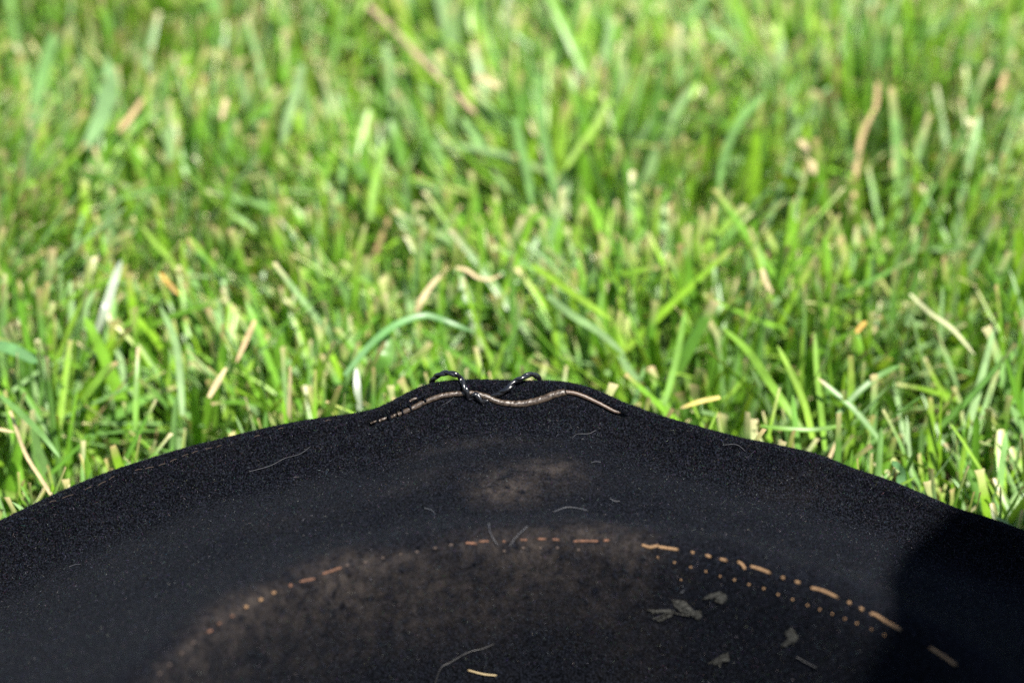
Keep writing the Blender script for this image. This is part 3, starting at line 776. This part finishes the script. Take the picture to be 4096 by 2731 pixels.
ribbon([(330, 1600, .022), (390, 1520, .031), (430, 1470, .036), (470, 1450, .038)], .0032, G2, 'curved green blade bending right in the lower left', cut=True, tipcol=TAN)
ribbon([(540, 1720, .018), (545, 1580, .026), (550, 1470, .033), (552, 1390, .039)], .0026, G1, 'straight upright blade with tan cut tip in the lower left', cut=True, tipcol=TAN)
ribbon([(730, 1660, .016), (720, 1500, .026), (700, 1360, .034), (640, 1220, .041)], .0032, G4, 'tall pale blade leaning left in the lower left')
ribbon([(3060, 380, .039), (2960, 480, .036), (2900, 620, .030), (2875, 800, .022)], .0036, G3, 'long grey green blade bent to the right in the upper right')
ribbon([(2060, 470, .038), (2085, 590, .033), (2110, 700, .027), (2130, 830, .020)], .0040, G3, 'left of two parallel dark green blades at upper centre')
ribbon([(2155, 300, .042), (2165, 480, .034), (2190, 620, .027), (2220, 780, .020)], .0044, G3, 'right of two parallel dark green blades at upper centre')
ribbon([(2430, 400, .041), (2380, 510, .034), (2310, 600, .029), (2260, 680, .024)], .0034, YG, 'yellow green blade leaning right at upper centre')
ribbon([(1480, 880, .018), (1500, 740, .027), (1520, 640, .033), (1545, 560, .038)], .0036, G2, 'bright blade leaning right left of centre', cut=True)
ribbon([(130, 480, .022), (160, 350, .030), (190, 230, .036), (215, 130, .041)], .0062, (.14, .28, .08), 'wide blurred pale blade in the upper left corner')
ribbon([(1210, 260, .041), (1180, 380, .034), (1150, 480, .028), (1130, 580, .022)], .0042, G4, 'wide pale blade between broad leaf and pink stalk')

# ------------------------------------------------------------------ the lawn itself
X0, X1, Y0, Y1 = -.21, .22, -.16, .44
def in_core(P): return (P[:, 0] > X0) & (P[:, 0] < X1) & (P[:, 1] > Y0) & (P[:, 1] < Y1)
FP = np.vstack(FEAT)
def room(P):
    # the standout blades have room in front of them
    k = clear_of_hat(P); rr_ = np.random.default_rng(77).random(len(P))
    near_f = np.zeros(len(P), bool)
    for p in FP: near_f |= (np.abs(P[:, 0] - p[0]) < .0035) & (P[:, 1] < p[1] + .002) & (P[:, 1] > p[1] - .030)
    return k & ~(near_f & (rr_ < .82))
V1, F1, C1 = patch(68000, X0, X1, Y0, Y1, room, .030, .047, .0013, .0024, 5, seed=21)
V2, F2, C2 = patch(62000, -1.7, 1.7, -1.7, 2.3, lambda P: ~in_core(P) & clear_of_hat(P), .03, .048, .004, .007, 2, seed=22)
# stubble of short blades under the brim
def under(P):
    r_, rm = hat_r(P); return (r_ < rm - .004) & (r_ > .102)
V3, F3, C3 = patch(9000, -.17, .19, -.33, .02, under, .010, .018, .0017, .003, 3, seed=23)
Vg = np.vstack([V1, V2, V3]); Fg = np.vstack([F1, F2 + len(V1), F3 + len(V1) + len(V2)]); Cg = np.vstack([C1, C2, C3])
gm = mesh_np('grass', Vg, Fg); vcol(gm, 'tint', Cg)
grass = link('grass', gm, M_GRASS)
tag(grass, 'sunlit mown lawn of short green grass with straw-coloured cut tips', 'grass', kind='stuff')

# ------------------------------------------------------------------ added unseen round post, placed to shade the hat's right end
PH, PRAD = .62, .115
edge = np.array([(hit(*q) + SUNV * ((PH - hit(*q)[2]) / SUNV[2]))[:2] for q in [(3830, 2045), (3720, 2120), (3620, 2200), (3550, 2280), (3535, 2400), (3540, 2480), (3520, 2560), (3510, 2640)]]
                + [(at_z(4078, 1850, .036) + SUNV * ((PH - .036) / SUNV[2]))[:2]])
pc = edge.mean(0) + np.array([.10, -.04])
for _ in range(80):                     # the post stands so that its top throws this edge of shade
    d_ = edge - pc; l_ = np.linalg.norm(d_, axis=1)
    pc = pc + (d_ * (1 - PRAD / l_)[:, None]).mean(0)
pc = pc + np.array([-.006, 0])
post = empty('added_shade_post', (pc[0], pc[1], 0.0))
tag(post, 'added unseen round timber post right of the hat, placed for its shade', 'post')
M_WOOD = simple('weathered_timber', (.10, .085, .065), .9, .2, noise=(.045, .036, .027), scale=35, bump=.6)
def lathe(name, prof, m, wob=0.0, ns=64):
    V = []
    for r_, z in prof:
        for k in range(ns):
            a_ = 2 * math.pi * k / ns
            rr_ = r_ * (1 + wob * (.5 * math.sin(7 * a_ + 2) + .5 * math.sin(17 * a_ + 3 * z)))
            V.append((rr_ * math.cos(a_), rr_ * math.sin(a_), z))
    F = [(j * ns + k, j * ns + (k + 1) % ns, (j + 1) * ns + (k + 1) % ns, (j + 1) * ns + k) for j in range(len(prof) - 1) for k in range(ns)]
    me = bpy.data.meshes.new(name); me.from_pydata(V, [], F); me.update()
    me.polygons.foreach_set('use_smooth', np.ones(len(me.polygons), dtype=bool))
    return link(name, me, m, post)
lathe('added_post_shaft', [(.001, -.05), (PRAD, -.05), (PRAD, .2), (PRAD * .995, .45), (PRAD, PH - .012), (PRAD * .95, PH - .004), (PRAD * .94, PH - .003), (.001, PH - .004)], M_WOOD, .008)
lathe('added_post_band', [(PRAD * 1.012, .53), (PRAD * 1.03, .532), (PRAD * 1.03, .558), (PRAD * 1.012, .56)], simple('dull_steel', (.10, .10, .10), .5, .5, scale=120))
